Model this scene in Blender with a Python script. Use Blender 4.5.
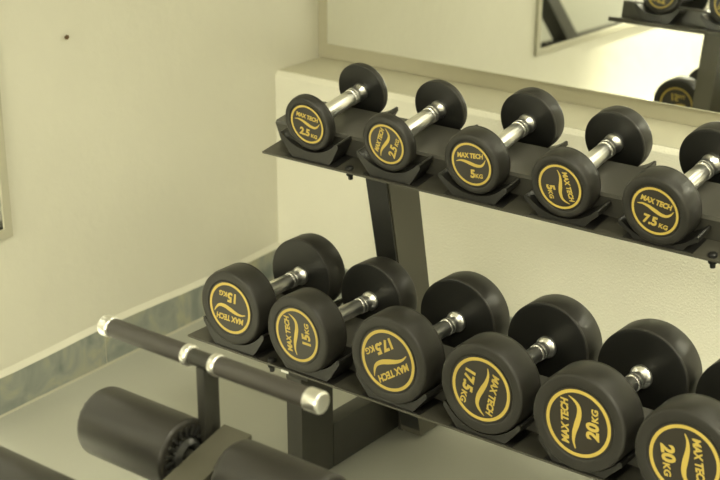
import bpy, bmesh, math, random
from mathutils import Vector, Matrix
random.seed(4)
S = bpy.context.scene
for o in list(bpy.data.objects): bpy.data.objects.remove(o)
PI = math.pi
H = 1.585                      # camera height above the floor

# ------------------------------------------------------------------ camera
cam = bpy.data.objects.new('camera', bpy.data.cameras.new('camera'))
S.collection.objects.link(cam)
cam.data.sensor_width = 36.0
cam.data.lens = 1454.0 / 720 * 36
cam.data.clip_start = 0.05
P_, A_ = math.radians(20.7), math.radians(37.7)
F = Vector((-math.sin(A_) * math.cos(P_), math.cos(A_) * math.cos(P_), -math.sin(P_)))
Rt = Vector((math.cos(A_), math.sin(A_), 0)); Up = Rt.cross(F)
cam.matrix_world = Matrix(((Rt.x, Up.x, -F.x, 0), (Rt.y, Up.y, -F.y, 0), (Rt.z, Up.z, -F.z, H), (0, 0, 0, 1)))
cam.data.dof.use_dof = True
cam.data.dof.focus_distance = 2.75
cam.data.dof.aperture_fstop = 5.0
S.camera = cam

# ------------------------------------------------------------------ light and exposure
w = bpy.data.worlds.new('world'); S.world = w; w.use_nodes = True
w.node_tree.nodes['Background'].inputs[0].default_value = (1.0, 0.97, 0.70, 1)
w.node_tree.nodes['Background'].inputs[1].default_value = 0.05
S.view_settings.view_transform = 'Standard'
S.view_settings.look = 'None'
S.view_settings.gamma = 1.0
S.view_settings.exposure = 0.0
TINT = (1.0, 0.965, 0.74)
def area(name, loc, rot, sx, sy, power, color=TINT):
    l = bpy.data.lights.new(name, 'AREA'); l.shape = 'RECTANGLE'; l.size = sx; l.size_y = sy
    l.energy = power; l.color = color
    o = bpy.data.objects.new(name, l); o.location = loc; o.rotation_euler = rot
    S.collection.objects.link(o); return o
CEIL = 2.72
area('ceiling_lamp_front', (-0.6, 0.2, CEIL - 0.03), (0, 0, 0), 1.2, 0.3, 5)
area('ceiling_lamp_rack', (-0.5, 2.35, CEIL - 0.03), (0, 0, 0), 1.2, 0.12, 13)
area('ceiling_lamp_side', (1.9, 2.0, CEIL - 0.03), (0, 0, 0), 0.3, 1.2, 10)
area('fill_light_right', (2.96, 0.6, 1.15), (0, math.radians(90), 0), 1.1, 1.6, 12)  # added side light from the right, no window known there
area('fill_light_front', (-0.4, -4.94, 1.10), (math.radians(90), 0, 0), 2.4, 2.0, 265)  # added broad fill from the camera side, no door known there
area('ceiling_lamp_rear', (-1.0, -1.8, CEIL - 0.03), (0, 0, 0), 1.2, 0.3, 6)
def spot(name, loc, target, power, angle, blend, radius):
    l = bpy.data.lights.new(name, 'SPOT'); l.energy = power; l.color = TINT
    l.spot_size = math.radians(angle); l.spot_blend = blend; l.shadow_soft_size = radius
    o = bpy.data.objects.new(name, l); o.location = loc
    o.rotation_euler = (Vector(target) - Vector(loc)).to_track_quat('-Z', 'Y').to_euler()
    S.collection.objects.link(o); return o
spot('ceiling_spot_wall', (-1.95, 0.5, CEIL - 0.05), (-2.52, 0.98, 0.30), 1800, 32, 1.0, 0.05)
spot('fill_spot_rack', (0.9, 1.5, CEIL - 0.05), (-0.25, 2.92, 0.1), 640, 64, 0.8, 0.30)  # added spot that brightens the lower back wall
spot('fill_spot_floor', (-0.3, 0.9, CEIL - 0.05), (-2.5, 1.9, -0.1), 190, 48, 0.9, 0.3)  # added spot that brightens the lower left wall and floor

# ------------------------------------------------------------------ materials
def mat(name, col, rough=0.5, metal=0.0, spec=0.5, bump=None, noise=None, coat=0):
    m = bpy.data.materials.new(name); m.use_nodes = True
    nt = m.node_tree; b = nt.nodes['Principled BSDF']
    b.inputs['Base Color'].default_value = (*col, 1)
    b.inputs['Roughness'].default_value = rough
    b.inputs['Metallic'].default_value = metal
    b.inputs['Specular IOR Level'].default_value = spec
    b.inputs['Coat Weight'].default_value = coat
    tc = nt.nodes.new('ShaderNodeTexCoord')
    if noise:
        sc, amt = noise
        n = nt.nodes.new('ShaderNodeTexNoise'); n.inputs['Scale'].default_value = sc; n.inputs['Detail'].default_value = 5
        nt.links.new(tc.outputs['Object'], n.inputs['Vector'])
        r = nt.nodes.new('ShaderNodeValToRGB')
        r.color_ramp.elements[0].position = 0.3; r.color_ramp.elements[1].position = 0.7
        r.color_ramp.elements[0].color = (*[c * (1 - amt) for c in col], 1)
        r.color_ramp.elements[1].color = (*[min(1, c * (1 + amt)) for c in col], 1)
        nt.links.new(n.outputs['Fac'], r.inputs['Fac']); nt.links.new(r.outputs['Color'], b.inputs['Base Color'])
    if bump:
        sc, st, dist = bump
        n = nt.nodes.new('ShaderNodeTexNoise'); n.inputs['Scale'].default_value = sc; n.inputs['Detail'].default_value = 4
        nt.links.new(tc.outputs['Object'], n.inputs['Vector'])
        bp = nt.nodes.new('ShaderNodeBump'); bp.inputs['Strength'].default_value = st; bp.inputs['Distance'].default_value = dist
        nt.links.new(n.outputs['Fac'], bp.inputs['Height']); nt.links.new(bp.outputs['Normal'], b.inputs['Normal'])
    return m
M = dict(
    wall_smooth=mat('wall_paint', (0.64, 0.62, 0.52), 0.38, bump=(14, 0.25, 0.01), noise=(2.0, 0.03)),
    wall_rough=mat('wall_stucco', (0.77, 0.75, 0.63), 0.55, bump=(200, 0.8, 0.004), noise=(3.0, 0.03)),
    frame=mat('mirror_surround', (0.40, 0.375, 0.27), 0.5),
    sill=mat('sill_paint', (0.55, 0.525, 0.40), 0.5, bump=(20, 0.3, 0.004), noise=(4, 0.05)),
    ceiling=mat('ceiling_paint', (0.75, 0.74, 0.68), 0.8),
    floor=mat('floor_vinyl', (0.39, 0.39, 0.335), 0.5, noise=(1.6, 0.06), bump=(40, 0.05, 0.002)),
    grout=mat('baseboard_joint', (0.5, 0.48, 0.38), 0.8),
    mirror=mat('mirror_glass', (0.95, 0.96, 0.93), 0.0, 1.0),
    white_frame=mat('white_frame', (0.44, 0.42, 0.32), 0.4),
    rubber=mat('black_rubber', (0.019, 0.0178, 0.0145), 0.42, spec=0.42, bump=(260, 0.12, 0.001), noise=(30, 0.12)),
    label=mat('label_black', (0.024, 0.020, 0.014), 0.35),
    gold=mat('label_yellow', (0.50, 0.37, 0.075), 0.45),
    chrome=mat('chrome', (0.93, 0.92, 0.89), 0.28, 1.0),
    tray=mat('tray_powder_coat', (0.056, 0.053, 0.041), 0.4, bump=(400, 0.1, 0.0006)),
    channel=mat('channel_rubber', (0.052, 0.050, 0.041), 0.36, bump=(300, 0.1, 0.0006)),
    saddle=mat('saddle_rubber', (0.014, 0.0135, 0.012), 0.34),
    steel=mat('dark_painted_steel', (0.024, 0.023, 0.018), 0.38),
    steel2=mat('brown_grey_painted_steel', (0.085, 0.080, 0.058), 0.38),
    bolt=mat('dark_bolt', (0.05, 0.05, 0.05), 0.3, 0.8),
    sticker=mat('white_sticker', (0.7, 0.7, 0.65), 0.4),
    foam=mat('foam_rubber', (0.020, 0.018, 0.0145), 0.42, bump=(120, 0.15, 0.001)),
    grip=mat('rubber_grip', (0.036, 0.032, 0.026), 0.5),
    inner=mat('smooth_dark_inner_face', (0.010, 0.010, 0.009), 0.32),  # darker finish on the head faces toward the handle
    plastic=mat('black_plastic', (0.02, 0.02, 0.018), 0.35),
    nail=mat('rusty_nail', (0.12, 0.07, 0.03), 0.5),
    lamp=mat('lamp_housing', (0.7, 0.7, 0.68), 0.5),
)
def stone():
    m = bpy.data.materials.new('slate_tile'); m.use_nodes = True
    nt = m.node_tree; b = nt.nodes['Principled BSDF']; b.inputs['Roughness'].default_value = 0.4
    tc = nt.nodes.new('ShaderNodeTexCoord')
    n = nt.nodes.new('ShaderNodeTexNoise'); n.inputs['Scale'].default_value = 9; n.inputs['Detail'].default_value = 8
    n.inputs['Distortion'].default_value = 1.3
    nt.links.new(tc.outputs['Object'], n.inputs['Vector'])
    r = nt.nodes.new('ShaderNodeValToRGB'); cr = r.color_ramp
    cr.elements[0].position = 0.30; cr.elements[0].color = (0.17, 0.195, 0.18, 1)
    cr.elements[1].position = 0.75; cr.elements[1].color = (0.44, 0.42, 0.29, 1)
    e = cr.elements.new(0.48); e.color = (0.27, 0.285, 0.25, 1)
    e = cr.elements.new(0.60); e.color = (0.34, 0.335, 0.25, 1)
    nt.links.new(n.outputs['Fac'], r.inputs['Fac']); nt.links.new(r.outputs['Color'], b.inputs['Base Color'])
    return m
M['stone'] = stone()

# ------------------------------------------------------------------ mesh helpers
def obj(name, bm, mats, parent=None, smooth=40):
    me = bpy.data.meshes.new(name)
    bmesh.ops.recalc_face_normals(bm, faces=bm.faces)
    bm.to_mesh(me); bm.free()
    for m in (mats if isinstance(mats, (list, tuple)) else [mats]): me.materials.append(M[m])
    if smooth:
        for p in me.polygons: p.use_smooth = True
        me.set_sharp_from_angle(angle=math.radians(smooth))
    o = bpy.data.objects.new(name, me); S.collection.objects.link(o)
    if parent: o.parent = parent
    return o
def box(bm, x0, x1, y0, y1, z0, z1, bev=0.0, mi=0):
    v = [bm.verts.new(c) for c in ((x0,y0,z0),(x1,y0,z0),(x1,y1,z0),(x0,y1,z0),(x0,y0,z1),(x1,y0,z1),(x1,y1,z1),(x0,y1,z1))]
    fs = [bm.faces.new([v[i] for i in q]) for q in ((0,3,2,1),(4,5,6,7),(0,1,5,4),(1,2,6,5),(2,3,7,6),(3,0,4,7))]
    for f in fs: f.material_index = mi
    if bev:
        es = {e for f in fs for e in f.edges}
        bmesh.ops.bevel(bm, geom=list(es), offset=bev, segments=2, profile=0.6, affect='EDGES')
def prism(bm, pts, a0, a1, axis='x', bev=0.0):
    """closed polygon pts extruded along axis; for x pts are (y,z), for y pts are (x,z)"""
    def P(a, p): return (a, p[0], p[1]) if axis == 'x' else (p[0], a, p[1])
    A = [bm.verts.new(P(a0, p)) for p in pts]; B = [bm.verts.new(P(a1, p)) for p in pts]
    n = len(pts); fa = bm.faces.new(A); fb = bm.faces.new(B[::-1])
    sides = [bm.faces.new((A[i], B[i], B[(i+1) % n], A[(i+1) % n])) for i in range(n)]
    if bev:
        es = set(fa.edges) | set(fb.edges)
        bmesh.ops.bevel(bm, geom=list(es), offset=bev, segments=2, affect='EDGES')
def lathe(bm, prof, axis='y', seg=64, centre=(0, 0, 0), mi=0):
    """profile [(t, r)] turned round the axis; r 0 at an end closes with a fan"""
    cx, cy, cz = centre; rings = []
    for t, r in prof:
        if r <= 1e-6:
            rings.append([bm.verts.new((cx, cy + t, cz) if axis == 'y' else ((cx + t, cy, cz) if axis == 'x' else (cx, cy, cz + t)))])
        else:
            ring = []
            for k in range(seg):
                a = 2 * PI * k / seg; u, v = r * math.cos(a), r * math.sin(a)
                ring.append(bm.verts.new((cx + u, cy + t, cz + v) if axis == 'y' else ((cx + t, cy + u, cz + v) if axis == 'x' else (cx + u, cy + v, cz + t))))
            rings.append(ring)
    for A, B in zip(rings, rings[1:]):
        for k in range(seg):
            a, b = A[k % len(A)], A[(k+1) % len(A)]; c, d = B[(k+1) % len(B)], B[k % len(B)]
            vs = []
            for v in (a, b, c, d):
                if v not in vs: vs.append(v)
            if len(vs) > 2:
                f = bm.faces.new(vs); f.material_index = mi
def round_prof(t0, t1, r, e0, e1, n=4):
    """solid cylinder profile from t0 to t1 with rounded ends e0, e1"""
    p = [(t0, 0)]
    for k in range(n + 1):
        a = PI / 2 * k / n; p.append((t0 + e0 * (1 - math.sin(a)), r - e0 + e0 * math.sin(a)) if False else (t0 + e0 * (1 - math.cos(a)), r - e0 + e0 * math.sin(a)))
    for k in range(n + 1):
        a = PI / 2 * k / n; p.append((t1 - e1 * (1 - math.sin(PI/2 - a + 0)) if False else t1 - e1 * (1 - math.sin(a)), r - e1 + e1 * math.cos(a)))
    p.append((t1, 0)); return p
def thing(name, label, cat, matrix=None, group=None):
    o = bpy.data.objects.new(name, None); o.empty_display_size = 0.05; S.collection.objects.link(o)
    if matrix is not None: o.matrix_world = matrix
    tag(o, label, cat, group); return o
def tag(o, label, cat, group=None):
    o['label'] = label; o['category'] = cat
    if group: o['group'] = group
    return o
def struct(o): o['kind'] = 'structure'; return o
T = Matrix.Translation
def RX(a): return Matrix.Rotation(a, 4, 'X')
def RY(a): return Matrix.Rotation(a, 4, 'Y')
def RZ(a): return Matrix.Rotation(a, 4, 'Z')

# ------------------------------------------------------------------ the room
W = 3.124            # plane of the big mirror / upper back wall
WL = 2.925          # front of the thicker lower back wall
SILL = H - 0.972
def xl(y): return -2.525 - 0.03 * (y - 1.95)       # the left wall is a touch out of square
bm = bmesh.new(); box(bm, -3.0, 3.2, -5.2, 3.4, -0.1, 0.0); struct(obj('floor', bm, 'floor', smooth=0))
bm = bmesh.new(); box(bm, -3.0, 3.2, -5.2, 3.4, CEIL, CEIL + 0.1); struct(obj('ceiling', bm, 'ceiling', smooth=0))
# left wall: a slab whose room face leans out of square
def slab(pts, z0, z1, m, name):
    bm = bmesh.new()
    A = [bm.verts.new((*p, z0)) for p in pts]; B = [bm.verts.new((*p, z1)) for p in pts]; n = len(pts)
    bm.faces.new(A[::-1]); bm.faces.new(B)
    for i in range(n): bm.faces.new((A[i], A[(i+1) % n], B[(i+1) % n], B[i]))
    return obj(name, bm, m, smooth=0)
struct(slab([(xl(-5.0), -5.0), (xl(W + .2), W + .2), (-2.9, W + .2), (-2.9, -5.0)], 0, CEIL, 'wall_smooth', 'wall_left'))
# back wall: stucco lower part, sill, recessed upper part
bm = bmesh.new()
prism(bm, [(WL, 0), (WL, SILL - 0.012), (WL + 0.012, SILL), (W, SILL), (W, CEIL), (W + 0.2, CEIL), (W + 0.2, 0)], -2.62, 3.1)
struct(obj('wall_back', bm, 'wall_rough', smooth=0))
bm = bmesh.new(); box(bm, -2.552, 3.0, WL + 0.012, W - 0.001, SILL, SILL + 0.002); struct(obj('trim_1', bm, 'sill', smooth=0))
bm = bmesh.new(); box(bm, 3.0, 3.1, -5.0, W, 0, CEIL); struct(obj('wall_right', bm, 'wall_smooth', smooth=0))
bm = bmesh.new(); box(bm, -2.7, 3.1, -5.1, -5.0, 0, CEIL); struct(obj('wall_front', bm, 'wall_smooth', smooth=0))
# slate skirting on the left wall, tile by tile within one mesh, wavy plaster edge above
bm = bmesh.new()
joints = [-3.0 + 0.6 * k + 0.02 for k in range(10)]
edge = [2.229 - 0.45 * k for k in range(0, 12)]
ys = sorted([WL] + [e for e in edge if e > -3] + [2.229 + 0.45])
for a, b in zip(ys, ys[1:]):
    b0 = b - 0.004
    h = 0.100
    v = []
    n = 6
    for k in range(n):
        y0 = a + (b0 - a) * k / n; y1 = a + (b0 - a) * (k + 1) / n
        h0 = h + 0.004 * math.sin(y0 * 9) ; h1 = h + 0.004 * math.sin(y1 * 9)
        c = [(xl(y0) - .002, y0, 0), (xl(y1) - .002, y1, 0), (xl(y1) + .010, y1, 0), (xl(y0) + .010, y0, 0),
             (xl(y0) - .002, y0, h0), (xl(y1) - .002, y1, h1), (xl(y1) + .010, y1, h1), (xl(y0) + .010, y0, h0)]
        vv = [bm.verts.new(q) for q in c]
        for q in ((0,3,2,1),(4,5,6,7),(0,1,5,4),(1,2,6,5),(2,3,7,6),(3,0,4,7)): bm.faces.new([vv[i] for i in q])
struct(obj('baseboard_left', bm, 'stone', smooth=0))
# thin pale grout under and between the slate pieces, and the rounded plaster edge above them
bm = bmesh.new()
A = [(xl(y), y) for y in (-3.0, WL)]
for (dx, z0, z1) in ((0.013, 0.0, 0.005), (0.0085, 0.0, 0.088)):
    q = [(A[0][0] - .01, A[0][1]), (A[1][0] - .01, A[1][1]), (A[1][0] + dx, A[1][1]), (A[0][0] + dx, A[0][1])]
    a = [bm.verts.new((*p, z0)) for p in q]; b = [bm.verts.new((*p, z1)) for p in q]
    bm.faces.new(a); bm.faces.new(b[::-1])
    for i in range(4): bm.faces.new((a[i], a[(i+1) % 4], b[(i+1) % 4], b[i]))
struct(obj('trim_2', bm, 'grout', smooth=0))
bm = bmesh.new()
n = 60
rows = []
for k in range(n + 1):
    y = -3.0 + (WL + 3.0) * k / n
    wv = 0.004 * math.sin(y * 9) + 0.100
    rows.append([bm.verts.new(p) for p in ((xl(y) - .005, y, wv - .004), (xl(y) + .011, y, wv), (xl(y) + .007, y, wv + .005), (xl(y), y, wv + .013), (xl(y) - .005, y, wv + .013))])
for a, b in zip(rows, rows[1:]):
    for i in range(5): bm.faces.new((a[i], b[i], b[(i+1) % 5], a[(i+1) % 5]))
bm.faces.new(rows[0]); bm.faces.new(rows[-1][::-1])
struct(obj('trim_3', bm, 'wall_smooth'))
bm = bmesh.new(); box(bm, -2.5, 3.0, WL - .01, WL - .0005, 0, 0.092); struct(obj('baseboard_back', bm, 'stone', smooth=0))

# big mirror on the upper back wall
MX0 = -2.518
mz = H - 0.924
t = thing('wall_mirror', 'large wall mirror above the sill reflecting the back of the dumbbell rack', 'mirror', T((0.2, W, mz)))
def inv(o, parent): o.matrix_parent_inverse = parent.matrix_world.inverted(); return o
bm = bmesh.new(); prism(bm, [(W - .0155, mz), (W - .0035, 2.3), (W - .0005, 2.3), (W - .0005, mz)], MX0, 2.6); inv(obj('mirror_glass', bm, 'mirror', t, smooth=0), t)
bm = bmesh.new()
box(bm, xl(W) + .001, MX0 - .001, W - .004, W - .0004, SILL + .003, 2.3); box(bm, MX0 - .001, 2.6, W - .004, W - .0004, SILL + .003, mz - .001)
inv(obj('frame', bm, 'frame', t, smooth=0), t)

# framed mirror on the left wall (its corner shows at the left edge and again inside the big mirror)
def lw(y, z, d): # point on the left wall, d out from it
    return (xl(y) + d, y, z)
def wall_quad_box(bm, y0, y1, z0, z1, d0, d1):
    c = [lw(y0, z0, d0), lw(y1, z0, d0), lw(y1, z0, d1), lw(y0, z0, d1), lw(y0, z1, d0), lw(y1, z1, d0), lw(y1, z1, d1), lw(y0, z1, d1)]
    v = [bm.verts.new(q) for q in c]
    for q in ((0,3,2,1),(4,5,6,7),(0,1,5,4),(1,2,6,5),(2,3,7,6),(3,0,4,7)): bm.faces.new([v[i] for i in q])
zb, zt, ye, ys_ = H - 1.138, H + 0.25, 1.945, -0.2
t2 = thing('side_mirror', 'narrow-framed mirror on the left wall, cut off by the left edge', 'mirror', T(lw(1, zb, 0)))
bm = bmesh.new(); wall_quad_box(bm, ys_, ye, zb, zt, 0.0005, 0.006); inv(obj('mirror_glass', bm, 'mirror', t2, smooth=0), t2)
bm = bmesh.new()
fw = 0.022
wall_quad_box(bm, ys_ - fw, ye + fw, zb - fw, zb, .0005, .009); wall_quad_box(bm, ys_ - fw, ye + fw, zt, zt + fw, .0005, .009)
wall_quad_box(bm, ys_ - fw, ys_, zb, zt, .0005, .009); wall_quad_box(bm, ye, ye + fw, zb, zt, .0005, .009)
inv(obj('frame', bm, 'white_frame', t2, smooth=0), t2)

# little nail in the left wall
bm = bmesh.new(); lathe(bm, [(-0.01, 0), (-0.01, .0015), (.006, .0015), (.006, .0055), (.0085, .0055), (.0085, 0)], 'x', 12)
o = obj('wall_nail', bm, 'nail'); yn = 2.174; o.location = (xl(yn), yn, H - 0.739)
tag(o, 'tiny rusty nail head high on the bare left wall', 'nail')

# ------------------------------------------------------------------ dumbbells
def text_into(bm, s, size, cx, cz, y, mi, bold=0.0, shear=0.2, sx=1.0):
    cu = bpy.data.curves.new('txt', 'FONT'); cu.body = s; cu.size = size; cu.align_x = 'CENTER'; cu.align_y = 'CENTER'
    cu.shear = shear; cu.offset = bold; cu.extrude = 0.0002; cu.resolution_u = 3
    to = bpy.data.objects.new('txt', cu); S.collection.objects.link(to)
    bpy.context.view_layer.update()
    me = bpy.data.meshes.new_from_object(to.evaluated_get(bpy.context.evaluated_depsgraph_get()))
    bpy.data.objects.remove(to); bpy.data.curves.remove(cu)
    me.transform(T((cx, y, cz)) @ RX(PI / 2) @ Matrix.Diagonal((sx, 1, 1, 1)))
    n0 = len(bm.faces); bm.from_mesh(me); bm.faces.ensure_lookup_table()
    for f in bm.faces[n0:]: f.material_index = mi
    bpy.data.meshes.remove(me)
def label_mesh(weight, rr):
    """round label in the plane y=0 facing -y, ring outer radius rr"""
    bm = bmesh.new()
    lathe(bm, [(0.0014, 0), (0.0014, rr * 1.04), (0.0, rr * 1.04), (0.0, 0)][::1], 'y', 64, mi=0)
    lathe(bm, [(0.0, rr * 0.90), (-0.0004, rr * 0.905), (-0.0004, rr * 0.995), (0.0, rr)], 'y', 72, mi=1)
    # swoosh: tapered S-curve
    ctl = [(-.76, .10, .012), (-.55, .155, .03), (-.30, .13, .05), (-.02, .04, .065), (.26, -.04, .06), (.50, -.03, .045), (.66, .09, .03), (.78, .27, .008)]
    pts = []
    for i in range(len(ctl) - 1):
        p0 = ctl[max(i-1, 0)]; p1 = ctl[i]; p2 = ctl[i+1]; p3 = ctl[min(i+2, len(ctl)-1)]
        for k in range(5):
            u = k / 5
            pts.append([0.5 * (2*p1[j] + (p2[j]-p0[j])*u + (2*p0[j]-5*p1[j]+4*p2[j]-p3[j])*u*u + (3*p1[j]-p0[j]-3*p2[j]+p3[j])*u**3) for j in range(3)])
    pts.append(list(ctl[-1]))
    up, dn = [], []
    for i, p in enumerate(pts):
        a = pts[max(i-1, 0)]; b = pts[min(i+1, len(pts)-1)]
        d = Vector((b[0]-a[0], b[1]-a[1])).normalized(); nrm = Vector((-d.y, d.x)) * p[2] * 1.25
        up.append(bm.verts.new(((p[0]+nrm.x)*rr, -.0004, (p[1]+nrm.y)*rr))); dn.append(bm.verts.new(((p[0]-nrm.x)*rr, -.0004, (p[1]-nrm.y)*rr)))
    for i in range(len(up)-1):
        f = bm.faces.new((up[i], up[i+1], dn[i+1], dn[i])); f.material_index = 1
    text_into(bm, 'MAX TECH', rr * 0.31, 0.0, rr * 0.40, -.0003, 1, rr * 0.012, 0.2, 0.86)
    wd = {'5': .0, '15': -.14, '20': -.14}.get(weight, -.14)
    text_into(bm, weight, rr * (0.46 if weight == '17.5' else 0.52), rr * (wd - .02), -rr * 0.46, -.0003, 1, rr * 0.022, 0.12, 0.97)
    off = {'5': .30, '15': .30, '20': .32, '2.5': .42, '7.5': .42, '17.5': .46}[weight]
    if weight == '17.5': pass
    text_into(bm, 'KG', rr * 0.27, rr * off, -rr * 0.535, -.0003, 1, rr * 0.009, 0.12, 1.05)
    return bm
GAP = 0.165
SPEC = {  # weight: head radius, thickness, ring radius, flange radius, grip radius
    '2.5': (.0610, .020, .0425, .0190, .0165), '5': (.0645, .040, .0445, .0200, .0165), '7.5': (.0685, .046, .0460, .0205, .0168),
    '15': (.0800, .058, .0545, .0205, .0155), '17.5': (.0880, .063, .0610, .0215, .0155), '20': (.0915, .066, .0625, .0225, .0155)}
def make_dumbbell(weight):
    """axis along y, centred on the origin"""
    R, th, rr, fr, gr = SPEC[weight]
    root = bpy.data.objects.new('dumbbell', None); root.empty_display_size = .05; S.collection.objects.link(root)
    g = GAP / 2
    for s in (0, 1):
        bm = bmesh.new()
        yo, yi = -(g + th), -g          # outer face, inner face
        e, c = 0.005, 0.0022
        prof = [(yo + .0022, 0), (yo + .0022, rr * 1.07), (yo + .0006, rr * 1.10), (yo, rr * 1.15)]
        for k in range(5):
            a = PI / 2 * k / 4; prof.append((yo + e * (1 - math.cos(a)), R - .0015 - e + e * math.sin(a)))
        prof += [(yo + e + .006, R)]
        prof += [(yi - c - .004, R), (yi - c - .003, R - .0004), (yi - c, R)]
        for k in range(1, 4):
            a = PI / 2 * k / 3; prof.append((yi - c * (1 - math.sin(a)), R - c + c * math.cos(a)))
        prof += [(yi, R * .9), (yi, fr + .004), (yi, 0)]
        lathe(bm, prof, 'y', 96)
        if s: bmesh.ops.transform(bm, matrix=RZ(PI), verts=bm.verts)
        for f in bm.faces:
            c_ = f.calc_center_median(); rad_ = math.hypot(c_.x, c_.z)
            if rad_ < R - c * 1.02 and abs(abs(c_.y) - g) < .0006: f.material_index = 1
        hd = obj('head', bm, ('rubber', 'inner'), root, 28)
        bm = label_mesh(weight, rr)
        bmesh.ops.transform(bm, matrix=T((0, yo + .0010, 0)), verts=bm.verts)
        if s: bmesh.ops.transform(bm, matrix=RZ(PI), verts=bm.verts)
        lb = obj('label_disc', bm, ('label', 'gold'), hd, 0)
        lb['label'] = 'round black label with yellow ring, swoosh and lettering'
    bm = bmesh.new()
    half = [(-g - .004, 0), (-g - .004, fr * .8), (-g + .0005, fr), (-g + .004, fr), (-g + .007, fr * .93), (-g + .012, gr * .92), (-g + .020, gr * .85),
            (-g + .021, gr * 1.10), (-g + .027, gr * 1.10), (-g + .028, gr * .9), (-g + .030, gr * .9), (-g + .031, gr * 1.08), (-g + .036, gr * 1.08), (-g + .037, gr * .96), (-g + .045, gr)]
    lathe(bm, half + [(0, gr * 1.04)] + [(-t_, r_) for t_, r_ in half[::-1]], 'y', 48)
    obj('handle', bm, 'chrome', root, 30)['label'] = 'polished chrome handle'
    return root
def copy_tree(o, parent=None):
    c = o.copy(); S.collection.objects.link(c)
    if parent: c.parent = parent
    for ch in o.children:
        copy_tree(ch, c)
    return c

# ------------------------------------------------------------------ the rack
UP = T((0, 2.220, H - 0.9195)) @ RX(math.radians(10.0))
LO = T((0, 1.972, H - 1.259)) @ RX(math.radians(0.0))
rack = thing('dumbbell_rack', 'black two-tier steel dumbbell rack with rubber saddles along the back wall', 'rack', T((-0.9, 2.2, 0)))
X0, X1 = -1.98, 0.12
def part(name, bm, m, mtx, smooth=30):
    bmesh.ops.transform(bm, matrix=mtx, verts=bm.verts)
    return inv(obj(name, bm, m, rack, smooth), rack)
def tray(mtx, depth, ch0, ch1, chh):
    bm = bmesh.new()
    th = .004
    prism(bm, [(0, 0), (0, -th), (depth - th, -th), (depth - th, -.012), (depth, -.012), (depth, 0)], X0, X1, bev=0)
    part('tray', bm, 'tray', mtx)
    bm = bmesh.new()
    prism(bm, [(ch0 + .004, 0.0), (ch0 - .006, chh - .005), (ch0 - .001, chh), (ch1, chh), (ch1 + .004, chh - .004), (ch1 + .004, 0)], X0, X1, bev=0)
    part('channel', bm, 'channel', mtx)
def saddle(mtx, x, ax, R, y0, y1, name='saddle', hw=.072, r2=.100):
    """cradle block with a concave top that is wider than the head lying in it"""
    r2 = max(r2, R + .0006); hb = ax - R - .0004
    zc = hb + r2
    a1 = math.asin(hw / r2)
    top = zc - r2 * math.cos(a1)
    pts = [(-.66 * hw, 0), (.66 * hw, 0), (.80 * hw, .012), (hw + .006, top - .008), (hw + .006, top), (hw + .003, top + .001)]
    n = 18
    for k in range(n + 1):
        a = a1 - 2 * a1 * k / n
        pts.append((r2 * math.sin(a), max(.0012, zc - r2 * math.cos(a))))
    pts += [(-hw - .003, top + .001), (-hw - .006, top), (-hw - .006, top - .008), (-.80 * hw, .012)]
    bm = bmesh.new(); prism(bm, [(x + p, z) for p, z in pts], y0, y1, 'y')
    box(bm, x - .068, x + .068, y0 - .002, y1 + .008, .0, .0014)
    part(name, bm, 'saddle', mtx, 35)
tray(UP, .262, .060, .178, .050)
tray(LO, .315, .072, .180, .060)
AXU, AXL = .0835, .0970
# weight, x, y of the front face, turn of the label, yaw, axis height
ups = [('2.5', -1.850, .009, -8, 0, .0835), ('2.5', -1.645, .006, 68, 0, .0800), ('5', -1.445, .008, 6, 0, .0765), ('5', -1.250, .005, -76, 0, .0725), ('7.5', -1.050, -.003, -8, -2.2, .0712)]
los = [('15', -1.853, -.004, 180, 0, .095), ('15', -1.656, -.022, 98, -2.5, .095), ('17.5', -1.455, -.006, 214, 0, .095), ('17.5', -1.253, .000, -99, 0, .095), ('20', -1.052, -.006, 95, 0, .0945), ('20', -0.853, -.012, -79, 0, .0945)]
for (wt, x, yr, roll, yaw, ax) in ups:
    R, th = SPEC[wt][:2]
    sx = math.sin(math.radians(yaw)) * (GAP + th) / 2
    saddle(UP, x + sx, ax, R, .006, .054); y = .006 + th + GAP; saddle(UP, x - sx, ax, R, max(y - .004, .186), max(y - .004, .186) + .042, hw=.063)
for (wt, x, yr, roll, yaw, ax) in los:
    R, th = SPEC[wt][:2]
    sx = math.sin(math.radians(yaw)) * (GAP + th) / 2
    saddle(LO, x + sx, ax, R, .004, .066, hw=.076, r2=.094); y = -.006 + th + GAP; saddle(LO, x - sx, ax, R, y + .006, y + .058, hw=.066, r2=.094)
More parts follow.
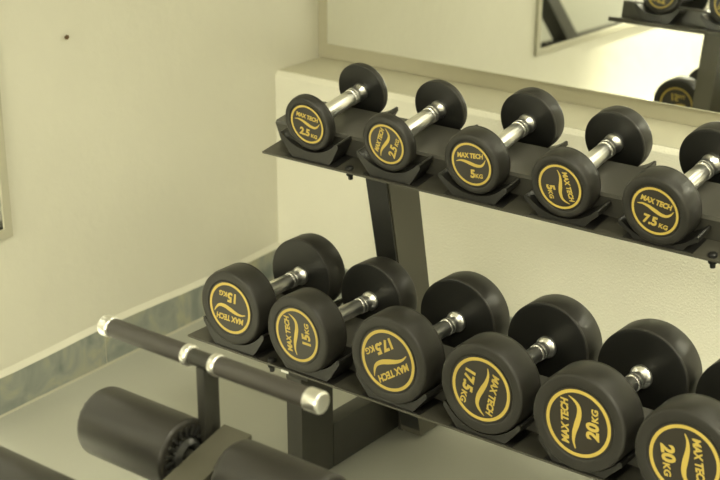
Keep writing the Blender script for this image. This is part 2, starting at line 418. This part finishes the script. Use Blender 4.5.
# frames
FX0, FX1, PX0, PX1 = -1.787, -1.745, -1.733, -1.678
def frame(dx):
    I = Matrix.Identity(4)
    bm = bmesh.new()   # leaning upright
    zt = H - 0.922 + .012
    yt0, yb0, d = 2.262, 2.396, .092
    dz = .010
    prism(bm, [(yb0, 0.006), (yb0 + d, 0.006), (yt0 + d + .002, zt - .004 + .022), (yt0, zt - .004)], PX0 + dx, PX1 + dx, bev=.0)
    part('upright', bm, 'steel2', I, 20)
    bm = bmesh.new()  # thin dark layer over the front of the upright
    prism(bm, [(yb0 - .003, .02), (yb0 - .0004, .02), (yt0 - .0004, zt - .03), (yt0 - .003, zt - .03)], PX0 + dx + .0015, PX1 + dx - .0015)
    part('front_strip', bm, 'plastic', I, 0)['label'] = 'black strip on the front of the upright'
    bm = bmesh.new(); box(bm, FX0 + dx, FX1 + dx, 2.060, 2.165, 0.006, H - 1.259 - .0045, .004); part('front_leg', bm, 'steel', I)
    bm = bmesh.new(); box(bm, FX0 + dx, FX1 + dx, 2.1655, 2.640, 0.006, .112, .004); part('foot_beam', bm, 'steel', I)
    bm = bmesh.new(); box(bm, FX1 + dx, PX0 + dx, 2.40, 2.500, 0.0, .10, .002); part('joining_plate', bm, 'steel', I)
    for y in (2.075, 2.60):
        bm = bmesh.new(); box(bm, FX0 + dx - .004, FX1 + dx + .004, y - .02, y + .06, 0, .0062, .001); part('rubber_foot', bm, 'plastic', I)
    bm = bmesh.new(); box(bm, PX0 + dx, PX1 + dx, 2.0, 2.36, H - 1.259 - .030, H - 1.259 - .0045, .002); part('tray_bracket', bm, 'steel', I)
frame(0); frame(1.45)
# bolts under the front edges of the trays
for mtx, xs in ((UP, (-1.752, -.952)), (LO, (-1.757, -.952))):
    for x in xs:
        bm = bmesh.new()
        lathe(bm, [(-.022, 0), (-.022, .005), (-.012, .0055), (-.012, .0085), (-.0105, .0085), (-.0102, 0)], 'z', 12, (x, .012, 0))
        lathe(bm, [(0.0, 0), (0.0, .0085), (.005, .0085), (.007, .006), (.007, 0)], 'z', 12, (x, .012, 0))
        part('bolt', bm, 'bolt', mtx)
bm = bmesh.new(); box(bm, -1.722, -1.703, -.0008, 0.0, -.008, -.003); part('sticker', bm, 'sticker', LO, 0)['label'] = 'small white sticker on the lower tray edge'

# ------------------------------------------------------------------ the dumbbells on the rack
info = {
 ('u', 0): 'small dumbbell marked 2.5KG upright, at the left end of the upper tier',
 ('u', 1): 'small dumbbell with 2.5KG label turned to read upward, second from left on upper tier',
 ('u', 2): 'dumbbell marked 5KG with its label upright, in the middle of the upper tier',
 ('u', 3): 'dumbbell whose 5KG label is turned sideways reading downward, on upper tier',
 ('u', 4): 'dumbbell marked 7.5KG, rightmost on the upper tier and cut by the edge',
 ('l', 0): 'large dumbbell with upside-down 15KG label at the left end of lower tier',
 ('l', 1): 'large dumbbell with 15KG label reading upward, second from left on lower tier',
 ('l', 2): 'large dumbbell with upside-down slanting 17.5KG label on the lower tier',
 ('l', 3): 'large dumbbell with 17.5KG label turned sideways reading downward on lower tier',
 ('l', 4): 'heavy dumbbell with 20KG label reading upward, on the lower tier',
 ('l', 5): 'heavy dumbbell with 20KG label reading downward, cut by the bottom right corner'}
protos = {}
for tier, rows_, mtx, grp in (('u', ups, UP, 'dumbbells on the upper tier'), ('l', los, LO, 'dumbbells on the lower tier')):
    for i, (wt, x, yr, roll, yaw, ax) in enumerate(rows_):
        R, th = SPEC[wt][:2]
        if wt not in protos: protos[wt] = o = make_dumbbell(wt)
        else: o = copy_tree(protos[wt])
        o.matrix_world = mtx @ T((x, yr + th + GAP / 2, ax)) @ RZ(math.radians(yaw)) @ RY(-math.radians(roll))
        tag(o, info[(tier, i)], 'dumbbell', grp)

# ------------------------------------------------------------------ exercise bench in the foreground
bench = thing('exercise_bench', 'black leg-curl bench with foam rollers and a T-shaped handle, blurred in front of rack', 'exercise machine', T((-1.34, 0.9, 0)))
def bpart(name, bm, m, parent=bench, smooth=35):
    return inv(obj(name, bm, m, parent, smooth), bench) if parent is bench else obj(name, bm, m, parent, smooth)
PY, PZ = 1.386, H - 0.917
bm = bmesh.new(); lathe(bm, round_prof(-1.555, -1.155, .0125, .002, .002), 'x', 32, (0, PY, PZ)); bpart('handle_bar', bm, 'steel')
for a, b in ((-1.552, -1.392), (-1.330, -1.160)):
    bm = bmesh.new(); lathe(bm, round_prof(a, b, .0150, .003, .003), 'x', 40, (0, PY, PZ)); bpart('rubber_grip', bm, 'grip')
for a, b in ((-1.571, -1.550), (-1.397, -1.383), (-1.342, -1.328), (-1.163, -1.135)):
    bm = bmesh.new(); lathe(bm, round_prof(a, b, .0168, .004, .004), 'x', 40, (0, PY, PZ)); bpart('chrome_collar', bm, 'chrome')['label'] = 'chrome ring on the handle'
UB0, UB1 = -1.366, -1.350
bm = bmesh.new(); box(bm, UB0, UB1, PY - .012, PY + .020, H - 1.050, PZ - .008, .002); bpart('handle_post', bm, 'steel')
BX0, BX1, BZ = -1.345, -1.290, H - 1.030
bm = bmesh.new(); prism(bm, [(1.408, BZ + .004), (1.408, BZ - .045), (1.22, BZ - .102), (.35, BZ - .102), (.35, BZ - .046), (1.22, BZ - .046)], BX0, BX1); bpart('main_beam', bm, 'steel2')
for (py, tag_) in ((1.346, 0), (1.112, 1)):
    pz = H - 1.057
    bm = bmesh.new(); lathe(bm, round_prof(-1.565, -1.10, .010, .002, .002), 'x', 24, (0, py, pz)); bpart('axle', bm, 'steel')
    for (a, b) in ((-1.550, -1.364), (-1.272, -1.095)):
        bm = bmesh.new()
        n = 5; R = .0555; e = .014
        prof = [(a, .016), (a, R - e)] + [(a + e * (1 - math.cos(PI/2*k/n)), R - e + e * math.sin(PI/2*k/n)) for k in range(1, n + 1)]
        prof += [(b - e * .5 * (1 - math.sin(PI/2*k/n)) , R - e * .5 + e * .5 * math.cos(PI/2*k/n)) for k in range(n + 1)]
        prof += [(b, .040), (b - .004, .039), (b - .004, .016)]
        lathe(bm, prof + [prof[0]], 'x', 64, (0, py, pz))
        pad = bpart('roller_pad', bm, 'foam')
        for end, s in ((a, -1), (b, 1)):   # ribbed end caps
            bm = bmesh.new()
            lathe(bm, [(end - s * .003, .013), (end + s * .003, .013), (end + s * .010, .020), (end + s * .004, .027), (end - s * .003, .029), (end - s * .003, .013)], 'x', 40, (0, py, pz))
            for k in range(20):
                an = 2 * PI * k / 20
                m4 = T((end, py, pz)) @ RX(an)
                sub = bmesh.new(); box(sub, -.002, .003, -.0022, .0022, .030, .0455)
                bmesh.ops.transform(sub, matrix=m4, verts=sub.verts)
                tmp = bpy.data.meshes.new('tmp'); sub.to_mesh(tmp); sub.free(); bm.from_mesh(tmp); bpy.data.meshes.remove(tmp)
            obj('end_cap', bm, 'plastic', pad, 30)
bm = bmesh.new(); box(bm, BX0 + .008, BX1 - .008, 1.09, 1.134, BZ - .0455, BZ + .002, .002); bpart('axle_bracket', bm, 'steel')
for y in (0.42, 0.98):
    bm = bmesh.new(); box(bm, BX0 + .002, BX1 - .018, y - .03, y + .03, .03, BZ - .1025, .003); bpart('leg', bm, 'steel')
    bm = bmesh.new(); box(bm, BX0 - .14, BX1 + .12, y - .03, y + .03, 0.0, .0295, .003); bpart('floor_bar', bm, 'steel')
bm = bmesh.new(); box(bm, BX0 - .10, BX1 + .08, .36, .88, BZ - .0455, BZ + .01, .02); bpart('seat_pad', bm, 'foam')

# the slanting machine arm that shows only inside the mirrors
mach = thing('cable_machine', 'dark slanting machine frame seen only inside the reflected side mirror', 'exercise machine', T((-1.49, -0.1, 0)))
bm = bmesh.new()
A0 = [bm.verts.new(p) for p in ((-1.44, .12, .03), (-1.54, .12, .03), (-1.54, .21, .03), (-1.44, .21, .03))]
A1 = [bm.verts.new(p) for p in ((-.89, .12, .78), (-.99, .12, .78), (-.99, .21, .78), (-.89, .21, .78))]
bm.faces.new(A0); bm.faces.new(A1[::-1])
for i in range(4): bm.faces.new((A0[i], A0[(i+1) % 4], A1[(i+1) % 4], A1[i]))
inv(obj('slanted_arm', bm, 'steel', mach, 30), mach)
bm = bmesh.new(); box(bm, -1.56, -1.42, -1.0, .30, 0, .045, .004); inv(obj('base_beam', bm, 'steel', mach, 30), mach)
bm = bmesh.new(); box(bm, -1.54, -1.44, -.98, -.88, .046, 1.9, .004); inv(obj('upright', bm, 'steel', mach, 30), mach)

# ceiling lamp fittings, one for each lamp
for i, (n_, x, y, sx, sy, lb) in enumerate((('a', -.6, .2, 1.2, .3, 'white ceiling lamp fitting over the bench'), ('b', -.5, 2.35, 1.2, .12, 'white ceiling lamp fitting over the rack'),
                         ('c', 1.9, 2.0, .3, 1.2, 'white ceiling lamp fitting near the right wall'), ('d', -1.0, -1.8, 1.2, .3, 'white ceiling lamp fitting near the front wall'))):
    bm = bmesh.new(); box(bm, x - sx/2 - .02, x + sx/2 + .02, y - sy/2 - .02, y + sy/2 + .02, CEIL - .02, CEIL - .0005, .003)
    tag(obj('ceiling_lamp', bm, 'lamp', smooth=0), lb, 'lamp', 'ceiling lamps')
# round downlight fittings; those at the rack and floor spots are added
for x, y, lb in ((-1.95, .5, 'round ceiling downlight close to the left wall'), (.9, 1.5, 'added fitting round the fill spot over the right end of the rack'), (-.3, .9, 'added fitting round the fill spot in front of the rack')):
    bm = bmesh.new(); lathe(bm, [(-.0005, .085), (-.012, .085), (-.012, .070), (-.0005, .066), (-.0005, .085)], 'z', 32, (0, 0, 0))
    o = obj('downlight', bm, 'lamp'); o.location = (x, y, CEIL); tag(o, lb, 'lamp', 'ceiling downlights')
# added frames round the right and front fill lights, no known openings
bm = bmesh.new()
box(bm, 2.955, 2.9995, -.26, 1.46, 1.71, 1.77); box(bm, 2.955, 2.9995, -.26, 1.46, .53, .59)
box(bm, 2.955, 2.9995, -.26, -.20, .59, 1.71); box(bm, 2.955, 2.9995, 1.40, 1.46, .59, 1.71)
struct(obj('fill_frame_right', bm, 'white_frame', smooth=0))
bm = bmesh.new()
box(bm, -1.68, -1.60, -4.9995, -4.95, 0, 2.18); box(bm, .80, .88, -4.9995, -4.95, 0, 2.18); box(bm, -1.60, .80, -4.9995, -4.95, 2.10, 2.18)
struct(obj('fill_frame_front', bm, 'white_frame', smooth=0))
